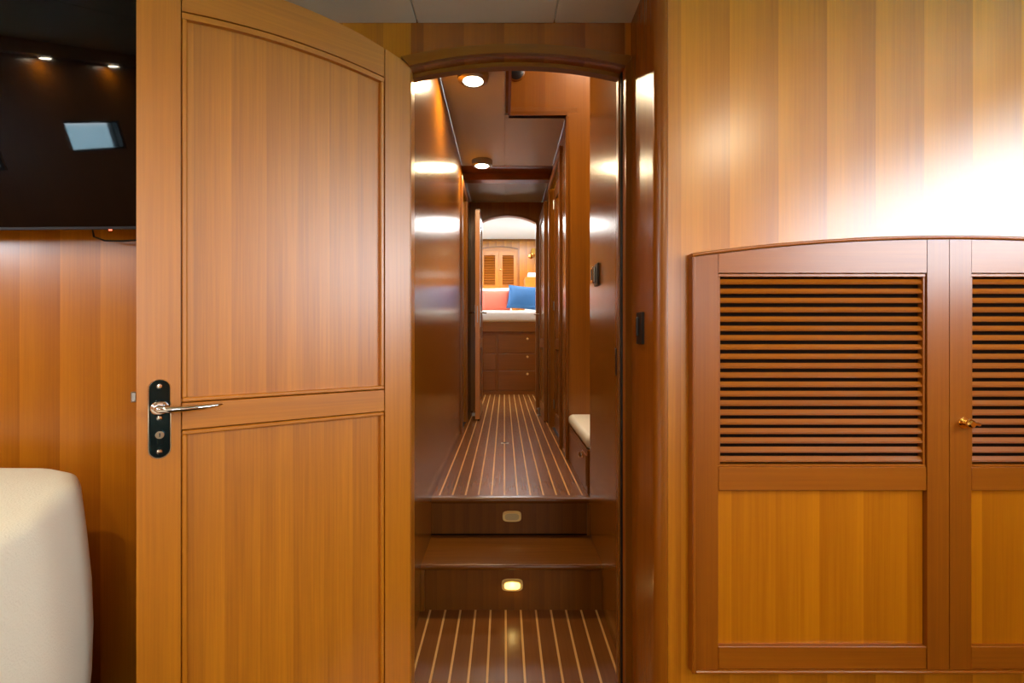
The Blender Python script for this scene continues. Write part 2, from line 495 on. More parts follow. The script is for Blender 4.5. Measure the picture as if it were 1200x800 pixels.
def window(name, lo, hi, axis, label):
    w_ = empty(name, ((lo[0] + hi[0]) / 2, (lo[1] + hi[1]) / 2, lo[2]))
    struct(w_, label, 'window')
    def L_(p): return Vector(p) - Vector(w_.location)
    t = 0.012
    if axis == 'X':
        r = [((lo[0], lo[1], lo[2]), (hi[0], hi[1], lo[2] + t)), ((lo[0], lo[1], hi[2] - t), (hi[0], hi[1], hi[2])),
             ((lo[0], lo[1], lo[2] + t), (hi[0], lo[1] + t, hi[2] - t)), ((lo[0], hi[1] - t, lo[2] + t), (hi[0], hi[1], hi[2] - t))]
        xm = (lo[0] + hi[0]) / 2
        g = ((xm - .003, lo[1] + t, lo[2] + t), (xm + .003, hi[1] - t, hi[2] - t))
    else:
        r = [((lo[0], lo[1], lo[2]), (hi[0], hi[1], lo[2] + t)), ((lo[0], lo[1], hi[2] - t), (hi[0], hi[1], hi[2])),
             ((lo[0], lo[1], lo[2] + t), (lo[0] + t, hi[1], hi[2] - t)), ((hi[0] - t, lo[1], lo[2] + t), (hi[0], hi[1], hi[2] - t))]
        ym = (lo[1] + hi[1]) / 2
        g = ((lo[0] + t, ym - .003, lo[2] + t), (hi[0] - t, ym + .003, hi[2] - t))
    for a, b in r:
        box('window_frame', L_(a), L_(b), 'black', w_)
    box('pane', L_(g[0]), L_(g[1]), 'glass', w_)
    return w_
window('window_1', (-2.37, -0.36, 1.47), (-2.31, 0.0, 1.62), 'X', 'hull window mirrored in the television screen')
window('window_4', (-2.37, 0.37, 1.42), (-2.31, 1.07, 1.67), 'X', 'hull window on the left beside the television')
window('window_2', (1.76, -0.8, 1.26), (1.82, 0.8, 1.88), 'X', 'wide hull window right of the camera')
window('window_3', (0.6, -2.67, 1.14), (1.5, -2.61, 1.76), 'Y', 'window added behind the camera to light the open door')  # unseen rear window, added for its light on the open door
sea = box('sea', (-900, -900, -1.3), (900, 900, -1.0), 'sea')
tag(sea, 'blue green sea outside the hull window', 'sea', kind='stuff')
vl = box('trim_valance', (-2.3, -2.5, 1.90), (-2.22, YF, ZC), 'wall')
struct(vl, 'wooden valance along the top of the left hull wall', 'trim')

# ---- hall walls
# left wall: plain veneer, a side doorway, then the pier by the end doorway
LD0, LD1 = 3.70, 4.17
hl = boxes('wall_hall_left', [((XL - 0.05, YB, 0), (XL, LD0, ZH)), ((XL - 0.05, LD0, 2.21), (XL, LD1, ZH)),
                              ((XL - 0.05, LD1, ZU), (XL, YE, ZH))], 'hall')
struct(hl, 'glossy reddish veneer wall on the left of the hall', 'wall')
hr = boxes('wall_hall_right_near', [((XR, YB, 0), (XR + 0.04, YS2 - 0.002, ZH + 0.55)), ((XR, YS2 - 0.002, 0), (XR + 0.04, YS2 + 0.04, ZU - 0.02))], 'hall')
struct(hr, 'glossy veneer partition on the right of the steps', 'wall')
RD0, RD1 = 3.215, 3.924
hr2 = boxes('wall_hall_right_far', [((XR2, YN + 0.04, ZU), (XR2 + 0.05, RD0, ZH)), ((XR2, RD0, 2.24), (XR2 + 0.05, RD1, ZH)),
                                    ((XR2, RD1, ZU), (XR2 + 0.05, YE, ZH))], 'hall')
struct(hr2, 'reddish veneer wall on the right of the far hall', 'wall')

# the nook on the right, lit from the well above it
WX0 = 0.026
prismpts = [(WX0, ZH), (XR2, ZH), (XR2, ZU), (1.05, ZU), (1.05, 2.99), (WX0, 2.99)]
nk = prism('wall_nook_rear', prismpts, 'Y', YN, YN + 0.04, 'hall_x')
struct(nk, 'upright veneer wall rising behind the bench into the ceiling well', 'wall')
struct(box('wall_nook_right', (1.0, YS2 - 0.04, ZU), (1.05, YN, 2.99), 'hall'), 'veneer side wall of the bench nook', 'wall')
struct(box('wall_nook_front', (XR + 0.04, YS2 - 0.04, 0.2), (1.05, YS2 - 0.002, 2.99), 'hall_x'), 'veneer wall on the near side of the bench nook', 'wall')
struct(box('wall_well_left', (WX0 - 0.02, 1.70, ZH + 0.012), (WX0, YN, 2.99), 'hall'), 'veneer side of the ceiling well', 'wall')
struct(box('wall_well_front', (WX0 - 0.02, YB, ZH), (XR, 1.70, 2.99), 'hall_x'), 'veneer near side of the ceiling well', 'wall')
struct(box('ceiling_well', (WX0 - 0.02, YB, 2.99), (1.05, YN + 0.04, 3.03), 'ceil_hall'), 'pale top of the ceiling well', 'ceiling')
struct(box('trim_well_rear', (WX0, YN - 0.012, ZH - 0.004), (XR2 + 0.004, YN, ZH + 0.018), 'hall_h'), 'dark wooden edge along the far side of the ceiling well', 'trim')
struct(box('trim_well_left', (WX0 - 0.004, 1.70, ZH - 0.004), (WX0 + 0.010, YN - 0.012, ZH + 0.018), 'hall_y'), 'dark wooden edge along the left side of the ceiling well', 'trim')
struct(box('trim_nook_corner', (XR2 - 0.006, YN - 0.010, ZU), (XR2 + 0.012, YN + 0.03, ZH - 0.004), 'hall_z', bev=0.003), 'rounded wooden corner post left of the bench', 'trim')

# hall ceilings
ch = boxes('ceiling_hall', [((XL - 0.05, YB, ZH + 0.012), (WX0 - 0.02, 3.94, ZH + 0.05)), ((WX0 - 0.02, YN, ZH + 0.012), (XR + 0.05, 3.94, ZH + 0.05))], 'ceil_hall')
struct(ch, 'greige panelled hall ceiling above the steps', 'ceiling')
box('ceiling_panel', (XL, YB, ZH), (0.001, 3.77, ZH + 0.012), 'ceil_hall', ch, 0.001)
box('ceiling_panel', (0.003, YN + 0.002, ZH), (XR2, 3.77, ZH + 0.012), 'ceil_hall', ch, 0.001)
struct(box('trim_ceiling_band', (XL, 3.772, ZH - 0.003), (XR2, 3.935, ZH + 0.012), 'hall_h'), 'flat wooden band across the hall ceiling', 'trim')
struct(box('trim_ceiling_beam', (XL, 3.935, ZH - 0.052), (XR2, 4.03, ZH + 0.012), 'hall_h', bev=0.006), 'wooden beam crossing the hall ceiling behind the far lamp', 'trim')
cf = box('ceiling_hall_far', (XL - 0.05, 4.0, ZH + 0.012), (XR + 0.05, YE, ZH + 0.05), 'ceil_hall')
struct(cf, 'greige hall ceiling beyond the beam', 'ceiling')
fx, fy, fz = cf.location
for a, b in ((XL, 0.001), (0.003, XR2)):
    box('ceiling_panel', (a - fx, 4.031 - fy, ZH - fz), (b - fx, YE - fy, ZH + 0.012 - fz), 'ceil_hall', cf, 0.001)

# end doorway wall
EX0, EX1, ESP, EPK = -0.238, 0.305, 2.165, 2.234
ea = arch(EX0, EX1, ESP, EPK, 20)
bm = bmesh.new()
add_box(bm, (-1.3, YE, ZU), (EX0, YE + 0.06, 2.6))
add_box(bm, (EX1, YE, ZU), (1.3, YE + 0.06, 2.6))
we = link('wall_hall_end', bm_mesh('wall_hall_end', bm), 'hall_x')
struct(we, 'dark wall around the far arched doorway', 'wall')
struct(strip_prism('wall_hall_end_header', ea, [(x, 2.6) for x, z in ea], 'Y', YE, YE + 0.06, 'hall_x'), 'dark header above the far arched doorway', 'wall')
ec = empty('door_frame', (0, YE, 0))
tag(ec, 'dark wooden frame around the far arched doorway', 'door frame', kind='structure')
strip_prism('head_casing', ea, arch(EX0 - 0.025, EX1 + 0.025, ESP + 0.02, EPK + 0.02, 20), 'Y', -0.012, 0, 'hall_h', ec)
box('jamb_casing', (EX0 - 0.025, -0.012, ZU), (EX0, 0, ESP + 0.02), 'hall_z', ec)
box('jamb_casing', (EX1, -0.012, ZU), (EX1 + 0.025, 0, ESP + 0.02), 'hall_z', ec)

# sleeping cabin shell
CZ = 2.54
struct(box('wall_cabin_rear', (-1.3, YCAB, ZU), (1.3, YCAB + 0.05, CZ + 0.05), 'wall'), 'bright veneer wall at the head of the berth', 'wall')
wall_with_hole('wall_cabin_left', 'X', -1.25, -0.05, YE + 0.06, YCAB, ZU, CZ + 0.05, (5.6, 6.9, 1.78, 2.28), 'wall', 'veneer wall with an added window on the left of the cabin')
wall_with_hole('wall_cabin_right', 'X', 1.25, 0.05, YE + 0.06, YCAB, ZU, CZ + 0.05, (5.6, 6.9, 1.78, 2.28), 'wall', 'veneer wall with a window on the right of the cabin')
window('window_5', (-1.295, 5.6, 1.78), (-1.255, 6.9, 2.28), 'X', 'cabin window added on the left side to brighten the cabin')  # left window added so daylight brightens the cabin ceiling
window('window_6', (1.255, 5.6, 1.78), (1.295, 6.9, 2.28), 'X', 'cabin window on the right side')
struct(box('ceiling_cabin', (-1.3, YE + 0.06, CZ), (1.3, YCAB, CZ + 0.04), 'white'), 'white cabin ceiling', 'ceiling')
struct(box('trim_cabin', (-1.25, YCAB - 0.012, CZ - 0.03), (1.25, YCAB, CZ), 'hall_h'), 'thin wooden moulding under the cabin ceiling', 'trim')

# ---- hall side doors
def side_door(name, xface, side, y0, y1, z1, label, hinges=(), parts='flat'):
    d = empty(name, (xface, y0, ZU))
    tag(d, label, 'door', kind='structure')
    W, H, t = y1 - y0, z1 - ZU - 0.005, 0.03
    s = side          # +1: wall on the right, leaf extends to +X
    def bx_(nm, ya, yb, za, zb, xa, xb, mt):
        return box(nm, (min(s * xa, s * xb), ya, za), (max(s * xa, s * xb), yb, zb), mt, d, 0.0015)
    st = 0.07
    bx_('stile', 0, st, 0.005, H, 0, t, 'hall_z'); bx_('stile', W - st, W, 0.005, H, 0, t, 'hall_z')
    bx_('rail', st, W - st, 0.005, 0.12, 0, t, 'hall_y'); bx_('rail', st, W - st, H - 0.09, H, 0, t, 'hall_y')
    bx_('rail', st, W - st, 0.62, 0.70, 0, t, 'hall_y')
    bx_('panel', st, W - st, 0.12, 0.62, 0.010, t - 0.002, 'hall'); bx_('panel', st, W - st, 0.70, H - 0.09, 0.010, t - 0.002, 'hall')
    for (hy, hz) in hinges:
        lathe('hinge', [(0, -0.035), (0.007, -0.035), (0.007, 0.035), (0, 0.035)], 'steel', d, (-s * 0.006, hy - y0, hz - ZU), n=10)
    return d

def casing(name, x, side, y0, y1, z1, label):
    c = empty(name, (x, y0, ZU)); tag(c, label, 'door frame', kind='structure')
    p = -side * 0.014; W = y1 - y0; H = z1 - ZU; f = 0.05
    lo, hi = min(0, p), max(0, p)
    box('jamb_casing', (lo, -f, 0), (hi, 0, H), 'hall_z', c, 0.003)
    box('jamb_casing', (lo, W, 0), (hi, W + f, H), 'hall_z', c, 0.003)
    box('head_casing', (lo, -f, H), (hi, W + f, H + f), 'hall_y', c, 0.003)
    return c
casing('door_frame', XR2, 1, RD0, RD1, 2.24, 'wooden casing of the recessed side door on the right')
side_door('door_2', XR2 + 0.030, 1, RD0 + 0.004, RD1 - 0.004, 2.236, 'reddish hall side door recessed in the right wall, with three hinges',
          hinges=((3.88, 2.10), (3.88, 1.31), (3.88, 0.54)))
casing('door_frame', XL, -1, LD0, LD1, 2.21, 'wooden casing of the side door on the left')
d3 = side_door('door_3', XL - 0.020, -1, LD0 + 0.004, LD1 - 0.004, 2.206, 'side door set in the left hall wall')
d4 = side_door('door_4', XR2 - 0.032, 1, 4.17, 4.73, 2.215, 'panelled door lying along the right hall wall beside the far doorway')

def lever(parent, base, out, along, mat='chrome'):
    """small lever handle: rose plate, neck and lever; out and along are unit vectors"""
    b, o_, a_ = Vector(base), Vector(out), Vector(along)
    tube('lever', [b, b + o_ * 0.03, b + o_ * 0.045 + a_ * 0.012, b + o_ * 0.045 + a_ * 0.05, b + o_ * 0.042 + a_ * 0.10],
         [0.008, 0.008, 0.008, 0.007, 0.004], mat, parent)
box('backplate', (-0.004, 0.50, 0.83), (0.0, 0.53, 0.99), 'steel', d4, 0.002)
lever(d4, (-0.004, 0.515, 0.93), (-1, 0, 0), (0, -1, 0))
ds = lathe('door_stop', [(0, 0), (0.018, 0), (0.018, 0.006), (0.010, 0.012), (0.010, 0.05), (0.016, 0.055), (0.016, 0.065), (0, 0.068)], 'steel',
           loc=(0.315, 4.52, ZU))
tag(ds, 'small metal door stop on the floor beside the right door', 'door stop')

# end door, swung open along the left of the hall
ed = empty('door_5', (EX0 + 0.028, YE - 0.014, ZU))
tag(ed, 'far cabin door standing open edge on, with lever handles', 'door', kind='structure')
W = 0.535
ET = 0.040
for nm, ya, yb, za, zb, xa, xb, mt in (
        ('stile', -0.075, -0.004, 0.01, 1.80, -ET, 0, 'hall_z'), ('stile', -W, -W + 0.075, 0.01, 1.80, -ET, 0, 'door_v'),
        ('rail', -W + 0.075, -0.075, 0.01, 0.13, -ET, 0, 'hall_y'), ('rail', -W + 0.075, -0.075, 0.62, 0.70, -ET, 0, 'hall_y'),
        ('rail', -W + 0.075, -0.075, 1.72, 1.83, -ET, 0, 'hall_y'), ('panel', -W + 0.075, -0.075, 0.13, 0.62, -ET + .008, -.008, 'hall'),
        ('panel', -W + 0.075, -0.075, 0.70, 1.72, -ET + .008, -.008, 'hall')):
    box(nm, (xa, ya, za), (xb, yb, zb), mt, ed, 0.0015)
box('lock_plate', (-ET * 0.6, -W - 0.0015, 0.84), (-ET * 0.4, -W, 0.98), 'steel', ed)
for sx, x in ((1, 0.0), (-1, -ET)):
    box('backplate', (min(x, x + sx * 0.004), -W + 0.015, 0.80), (max(x, x + sx * 0.004), -W + 0.055, 0.99), 'steel', ed, 0.001)
    lever(ed, (x + sx * 0.004, -W + 0.035, 0.925), (sx, 0, 0), (0, 1, 0))
box('kick_bolt', (-ET - 0.03, -W + 0.02, 0.035), (-ET, -W + 0.05, 0.06), 'steel', ed, 0.002)

# ================================================================== STEPS
def step_nose(name, x0, x1, y0, y1, z0, z1, mat, parent):
    bm = bmesh.new(); add_box(bm, (x0, y0, z0), (x1, y1, z1))
    ed_ = [e for e in bm.edges if all(abs(v.co.y - y0) < 1e-6 for v in e.verts) and abs(e.verts[0].co.z - e.verts[1].co.z) < 1e-6]
    bmesh.ops.bevel(bm, geom=ed_, offset=(z1 - z0) * 0.45, segments=4, profile=0.5, affect='EDGES')
    o = link(name, bm_mesh(name, bm), mat, parent)
    return smooth(o, 30)
s1 = empty('stair_step', (0, YS1, 0))
tag(s1, 'lower dark teak step with rounded front edge and lit lamp', 'step')
step_nose('tread', XL, XR, 0.0, YS2 - YS1 + 0.03, ZS - 0.022, ZS, 'step_h', s1)
box('riser', (XL + 0.012, 0.016, -0.008), (XR + 0.006, 0.036, ZS - 0.022), 'step_v', s1)
box('side_fillet', (XL, 0.006, 0.0), (XL + 0.012, 0.036, ZS - 0.022), 'hall_z', s1)
s2 = empty('stair_step', (0, YS2, 0))
tag(s2, 'upper dark teak step at the edge of the hall floor', 'step')
step_nose('nosing', XL, XR, -0.006, 0.034, ZU - 0.026, ZU, 'step_h', s2)
box('riser', (XL, 0.006, ZS), (XR - 0.012, 0.026, ZU - 0.026), 'step_v', s2)
box('side_fillet', (XR - 0.012, 0.0, ZS), (XR, 0.026, ZU - 0.026), 'hall_z', s2)
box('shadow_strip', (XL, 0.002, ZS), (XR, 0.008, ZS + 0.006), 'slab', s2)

def step_light(loc, lit, label):
    t = empty('step_light', loc)
    tag(t, label, 'step light', 'courtesy lamps in the steps')
    # oval brass bezel, lens and hood; the front faces -Y
    def oval(hw, hh, n=24):
        pts = []
        for i in range(n):
            a = 2 * math.pi * i / n
            c, s = math.cos(a), math.sin(a)
            pts.append((hw * math.copysign(abs(c) ** 0.55, c), hh * math.copysign(abs(s) ** 0.55, s)))
        return pts
    prism('bezel', oval(0.042, 0.0245), 'Y', -0.005, 0.0, 'brass', t, 0.0018)
    prism('lens', oval(0.031, 0.0165), 'Y', -0.007, -0.003, 'step_lens' if lit else 'step_lens_off', t)
    bm = bmesh.new()
    o = oval(0.0365, 0.0215, 32)
    up = [p for p in o if p[1] > 0.006]
    up.sort(key=lambda p: p[0])
    for (a, b) in zip(up, up[1:]):
        vs_ = [bm.verts.new(v) for v in ((a[0], -0.002, a[1]), (b[0], -0.002, b[1]), (b[0], -0.015, b[1] - 0.001), (a[0], -0.015, a[1] - 0.001))]
        vs2 = [bm.verts.new(v) for v in ((a[0] * .88, -0.002, a[1] - 0.004), (b[0] * .88, -0.002, b[1] - 0.004), (b[0] * .88, -0.015, b[1] - 0.005), (a[0] * .88, -0.015, a[1] - 0.005))]
        for f in ((0, 1, 2, 3),):
            bm.faces.new([vs_[k] for k in f]); bm.faces.new([vs2[k] for k in f][::-1])
        bm.faces.new((vs_[3], vs_[2], vs2[2], vs2[3]))
    link('hood', bm_mesh('hood', bm), 'brass', t)
    if lit:
        l = bpy.data.lights.new('step_lamp', 'POINT'); l.energy = 0.05; l.color = (1, 0.75, 0.3); l.shadow_soft_size = 0.01
        lo = bpy.data.objects.new('step_lamp', l); COL.objects.link(lo); lo.parent = t; lo.location = (0, -0.022, 0.0)
    return t
step_light((0.031, YS1 + 0.016, 0.099), True, 'lit brass step lamp in the lower riser')
step_light((0.034, YS2 + 0.006, 0.266), False, 'unlit brass step lamp in the upper riser')

# ================================================================== CEILING LAMPS
def ceiling_lamp(loc, power, label):
    t = empty('ceiling_light', loc)
    tag(t, label, 'ceiling light', 'round hall ceiling lamps')
    lathe('ring', [(0.050, -0.040), (0.058, -0.042), (0.074, -0.034), (0.077, -0.020), (0.077, 0.0), (0.0, 0.0)], 'steel', t, n=40)
    lathe('lens', [(0.0, -0.047), (0.025, -0.046), (0.043, -0.043), (0.0505, -0.038), (0.0505, -0.020), (0, -0.020)], 'lens', t, n=40)
    l = bpy.data.lights.new('lamp', 'AREA'); l.shape = 'DISK'; l.size = 0.09; l.energy = power; l.color = (1.0, 0.78, 0.46)
    lo = bpy.data.objects.new('lamp', l); COL.objects.link(lo); lo.parent = t; lo.location = (0, 0, -0.050)
    return t
ceiling_lamp((-0.155, 2.45, ZH), 8.5, 'round chrome ceiling lamp just behind the arched doorway head')
ceiling_lamp((-0.165, 3.66, ZH), 7, 'round chrome ceiling lamp in front of the ceiling beam')

# recessed saloon downlights, above and behind the camera
def downlight(loc, power, label, r=0.045):
    t = empty('downlight', loc)
    tag(t, label, 'downlight', 'recessed saloon downlights')
    lathe('ring', [(r * 0.72, -0.004), (r * 0.8, -0.007), (r, -0.005), (r * 1.02, 0.0), (0, 0)], 'chrome', t, n=24)
    lathe('lens', [(0, -0.004), (r * 0.7, -0.004), (r * 0.72, 0.0), (0, 0)], 'lens', t, n=24)
    l = bpy.data.lights.new('lamp', 'AREA'); l.shape = 'DISK'; l.size = r * 1.5; l.energy = power; l.color = (1.0, 0.86, 0.62)
    lo = bpy.data.objects.new('lamp', l); COL.objects.link(lo); lo.parent = t; lo.location = (0, 0, -0.010)
for x, y, p, lb in ((0.98, 0.10, 5, 'recessed saloon downlight in front of the cupboard'), (-0.10, -0.75, 9, 'recessed saloon downlight just behind the camera'),
                    (0.95, -1.5, 8, 'recessed saloon downlight at the rear near the right window'), (-0.95, -1.5, 8, 'recessed saloon downlight at the rear left of centre'), (-1.20, 0.30, 6, 'recessed saloon downlight added to light the cream armchair')):  # the downlight over the armchair is added to warm its top
    downlight((x, y, ZC), p, lb)
for y, lb in ((0.03, 'small downlight under the left valance nearer the television'), (-0.38, 'small downlight under the left valance further from the television')):
    downlight((-2.255, y, 1.90), 1.2, lb, 0.03)

# ================================================================== OPEN FRONT DOOR
AX = Vector((-0.572, -0.417, 0)).normalized()
fd = empty('door_1', (-0.265, YF, 0))
fd.rotation_euler = (0, 0, math.atan2(AX.y, AX.x))
tag(fd, 'large open panelled honey wood door with lever handle', 'door', kind='structure')
# local X runs from the hinge to the free edge; +Y local faces the camera
DW, DT = 0.628, 0.040
S0, S1 = 0.078, 0.550
def top_between(xa, xb, dz=0.0, n=14):
    h = 0.054; c = DW / 2; R = (c * c + h * h) / (2 * h); zc = 1.887 - R
    return [(xa + (xb - xa) * i / n, zc + math.sqrt(R * R - (xa + (xb - xa) * i / n - c) ** 2) + dz) for i in range(n + 1)]
for a, b in ((0.0, S0), (S1, DW)):
    tp = top_between(a, b)
    o = strip_prism('stile', [(x, 0.015) for x, z in tp], tp, 'Y', -DT, 0.0, 'door_v', fd)
g = 0.0022
def panel_head(xa, xb, dz=0.0):
    h = 0.018; c = (S1 - S0) / 2; R = (c * c + h * h) / (2 * h); xm = (S0 + S1) / 2; zc = 1.763 + h - R
    n = 20
    return [(xa + (xb - xa) * i / n, zc + math.sqrt(R * R - (xa + (xb - xa) * i / n - xm) ** 2) + dz) for i in range(n + 1)]
tp = top_between(S0 + g, S1 - g, n=20)
strip_prism('rail', [(x, z) for x, z in panel_head(S0 + g, S1 - g, 0.016)], tp, 'Y', -DT, -0.0006, 'door_h', fd)
box('rail', (S0 + g, -DT, 0.860), (S1 - g, -0.0006, 0.918), 'door_h', fd, 0.0008)
box('rail', (S0 + g, -DT, 0.015), (S1 - g, -0.0006, 0.098), 'door_h', fd, 0.0008)
# stepped mouldings round both panels and the veneered panels set back
mw = 0.010
def mould(name, lo, hi):
    box(name, lo, hi, 'door_v' if hi[2] - lo[2] > hi[0] - lo[0] else 'door_h', fd, 0.002)
strip_prism('moulding', panel_head(S0 + g, S1 - g, 0.0), panel_head(S0 + g, S1 - g, 0.013), 'Y', -0.028, -0.001, 'door_h', fd)
mould('moulding', (S0 + g, -0.028, 0.9205), (S1 - g, -0.001, 0.930))
mould('moulding', (S0 + g, -0.028, 0.930), (S0 + g + mw, -0.001, 1.764))
mould('moulding', (S1 - g - mw, -0.028, 0.930), (S1 - g, -0.001, 1.764))
mould('moulding', (S0 + g, -0.028, 0.848), (S1 - g, -0.001, 0.8575))
mould('moulding', (S0 + g, -0.028, 0.1005), (S1 - g, -0.001, 0.110))
mould('moulding', (S0 + g, -0.028, 0.110), (S0 + g + mw, -0.001, 0.848))
mould('moulding', (S1 - g - mw, -0.028, 0.110), (S1 - g, -0.001, 0.848))
ph = panel_head(S0, S1, 0.006)
strip_prism('panel', [(x, 0.924) for x, z in ph], ph, 'Y', -0.034, -0.0135, 'door_panel', fd)
box('panel', (S0, -0.034, 0.104), (S1, -0.0135, 0.853), 'door_panel', fd)
# lock: back plate, lever, cylinder, screws, latch
hs = 0.588
def rounded_plate(hw, hh, n=10):
    pts = []
    for i in range(n + 1):
        a = math.pi * i / n
        pts.append((hs + hw * math.cos(a), hh[1] - hw + hw * math.sin(a)))
    for i in range(n + 1):
        a = math.pi + math.pi * i / n
        pts.append((hs + hw * math.cos(a), hh[0] + hw + hw * math.sin(a)))
    return pts
bp_ = prism('backplate', rounded_plate(0.0187, (0.805, 0.972)), 'Y', 0.0, 0.006, 'dark_chrome', fd, 0.002)
tag(bp_, 'dark polished backplate')
prism('backplate_rim', rounded_plate(0.0205, (0.803, 0.974)), 'Y', 0.0, 0.003, 'chrome', fd)
lv = tube('lever', [(hs, 0.004, 0.912), (hs, 0.026, 0.912), (hs - 0.004, 0.037, 0.912), (hs - 0.014, 0.042, 0.9115), (hs - 0.045, 0.043, 0.911),
                    (hs - 0.080, 0.041, 0.912), (hs - 0.108, 0.038, 0.914), (hs - 0.114, 0.037, 0.9145)],
          [0.0115, 0.0105, 0.0105, 0.0105, 0.0095, 0.008, 0.005, 0.002], 'chrome', fd, n=14, flat=0.75)
tag(lv, 'curved chrome lever')
lathe('rose', [(0, 0.012), (0.012, 0.012), (0.016, 0.008), (0.017, 0.0), (0, 0)], 'chrome', fd, (hs, 0.006, 0.912), (-math.pi / 2, 0, 0))
lathe('key_cylinder', [(0, 0.006), (0.008, 0.006), (0.0095, 0.003), (0.0095, 0), (0, 0)], 'chrome', fd, (hs, 0.006, 0.855), (-math.pi / 2, 0, 0), n=18)
box('key_slot', (hs - 0.0012, 0.0115, 0.851), (hs + 0.0012, 0.0125, 0.859), 'black', fd)
box('cylinder_body', (hs - 0.005, 0.005, 0.834), (hs + 0.005, 0.0085, 0.850), 'dark_chrome', fd, 0.001)
for z in (0.958, 0.890, 0.818):
    lathe('screw', [(0, 0.003), (0.004, 0.0025), (0.006, 0.0), (0, 0)], 'chrome', fd, (hs, 0.006, z), (-math.pi / 2, 0, 0), n=12)
box('latch', (DW, -0.029, 0.925), (DW + 0.010, -0.014, 0.947), 'steel', fd, 0.002)
for z in (0.3, 1.0, 1.7):
    lathe('hinge', [(0, -0.05), (0.006, -0.05), (0.006, 0.05), (0, 0.05)], 'steel', fd, (-0.004, -DT + 0.004, z), n=10)

# ================================================================== LOUVRED CUPBOARD
CX0, CX1 = 0.4343, 1.6285
CM = (CX0 + CX1) / 2
CZ0, CSP, CPK = 0.285, 1.257, 1.298
cb = empty('louvred_cupboard', (CM, YR, CZ0))
tag(cb, 'built-in two-door louvred cupboard in the honey veneer wall', 'cupboard')
HW = CM - CX0; HH = CSP - CZ0; HP = CPK - CZ0
def cap(xa, xb, dz=0.0, n=20):
    h = HP - HH; R = (HW * HW + h * h) / (2 * h); zc = HP - R
    return [(xa + (xb - xa) * i / n, zc + math.sqrt(R * R - min(abs(xa + (xb - xa) * i / n), HW) ** 2) + dz) for i in range(n + 1)]
fr = 0.0075
strip_prism('arched_moulding', cap(-HW, HW, -fr, 40), cap(-HW, HW, 0.0, 40), 'Y', -0.026, 0.0, 'cup_h', cb)
tube('arched_bead', [(x, -0.026, z) for x, z in cap(-HW, HW, -fr / 2, 40)], fr * 0.56, 'cup_h', cb, n=12)
box('side_moulding', (-HW, -0.030, 0), (-HW + fr, 0, HH - fr), 'cup_v', cb, 0.002)
box('side_moulding', (HW - fr, -0.030, 0), (HW, 0, HH - fr), 'cup_v', cb, 0.002)
box('bottom_moulding', (-HW + fr, -0.030, 0), (HW - fr, 0, fr), 'cup_h', cb, 0.002)
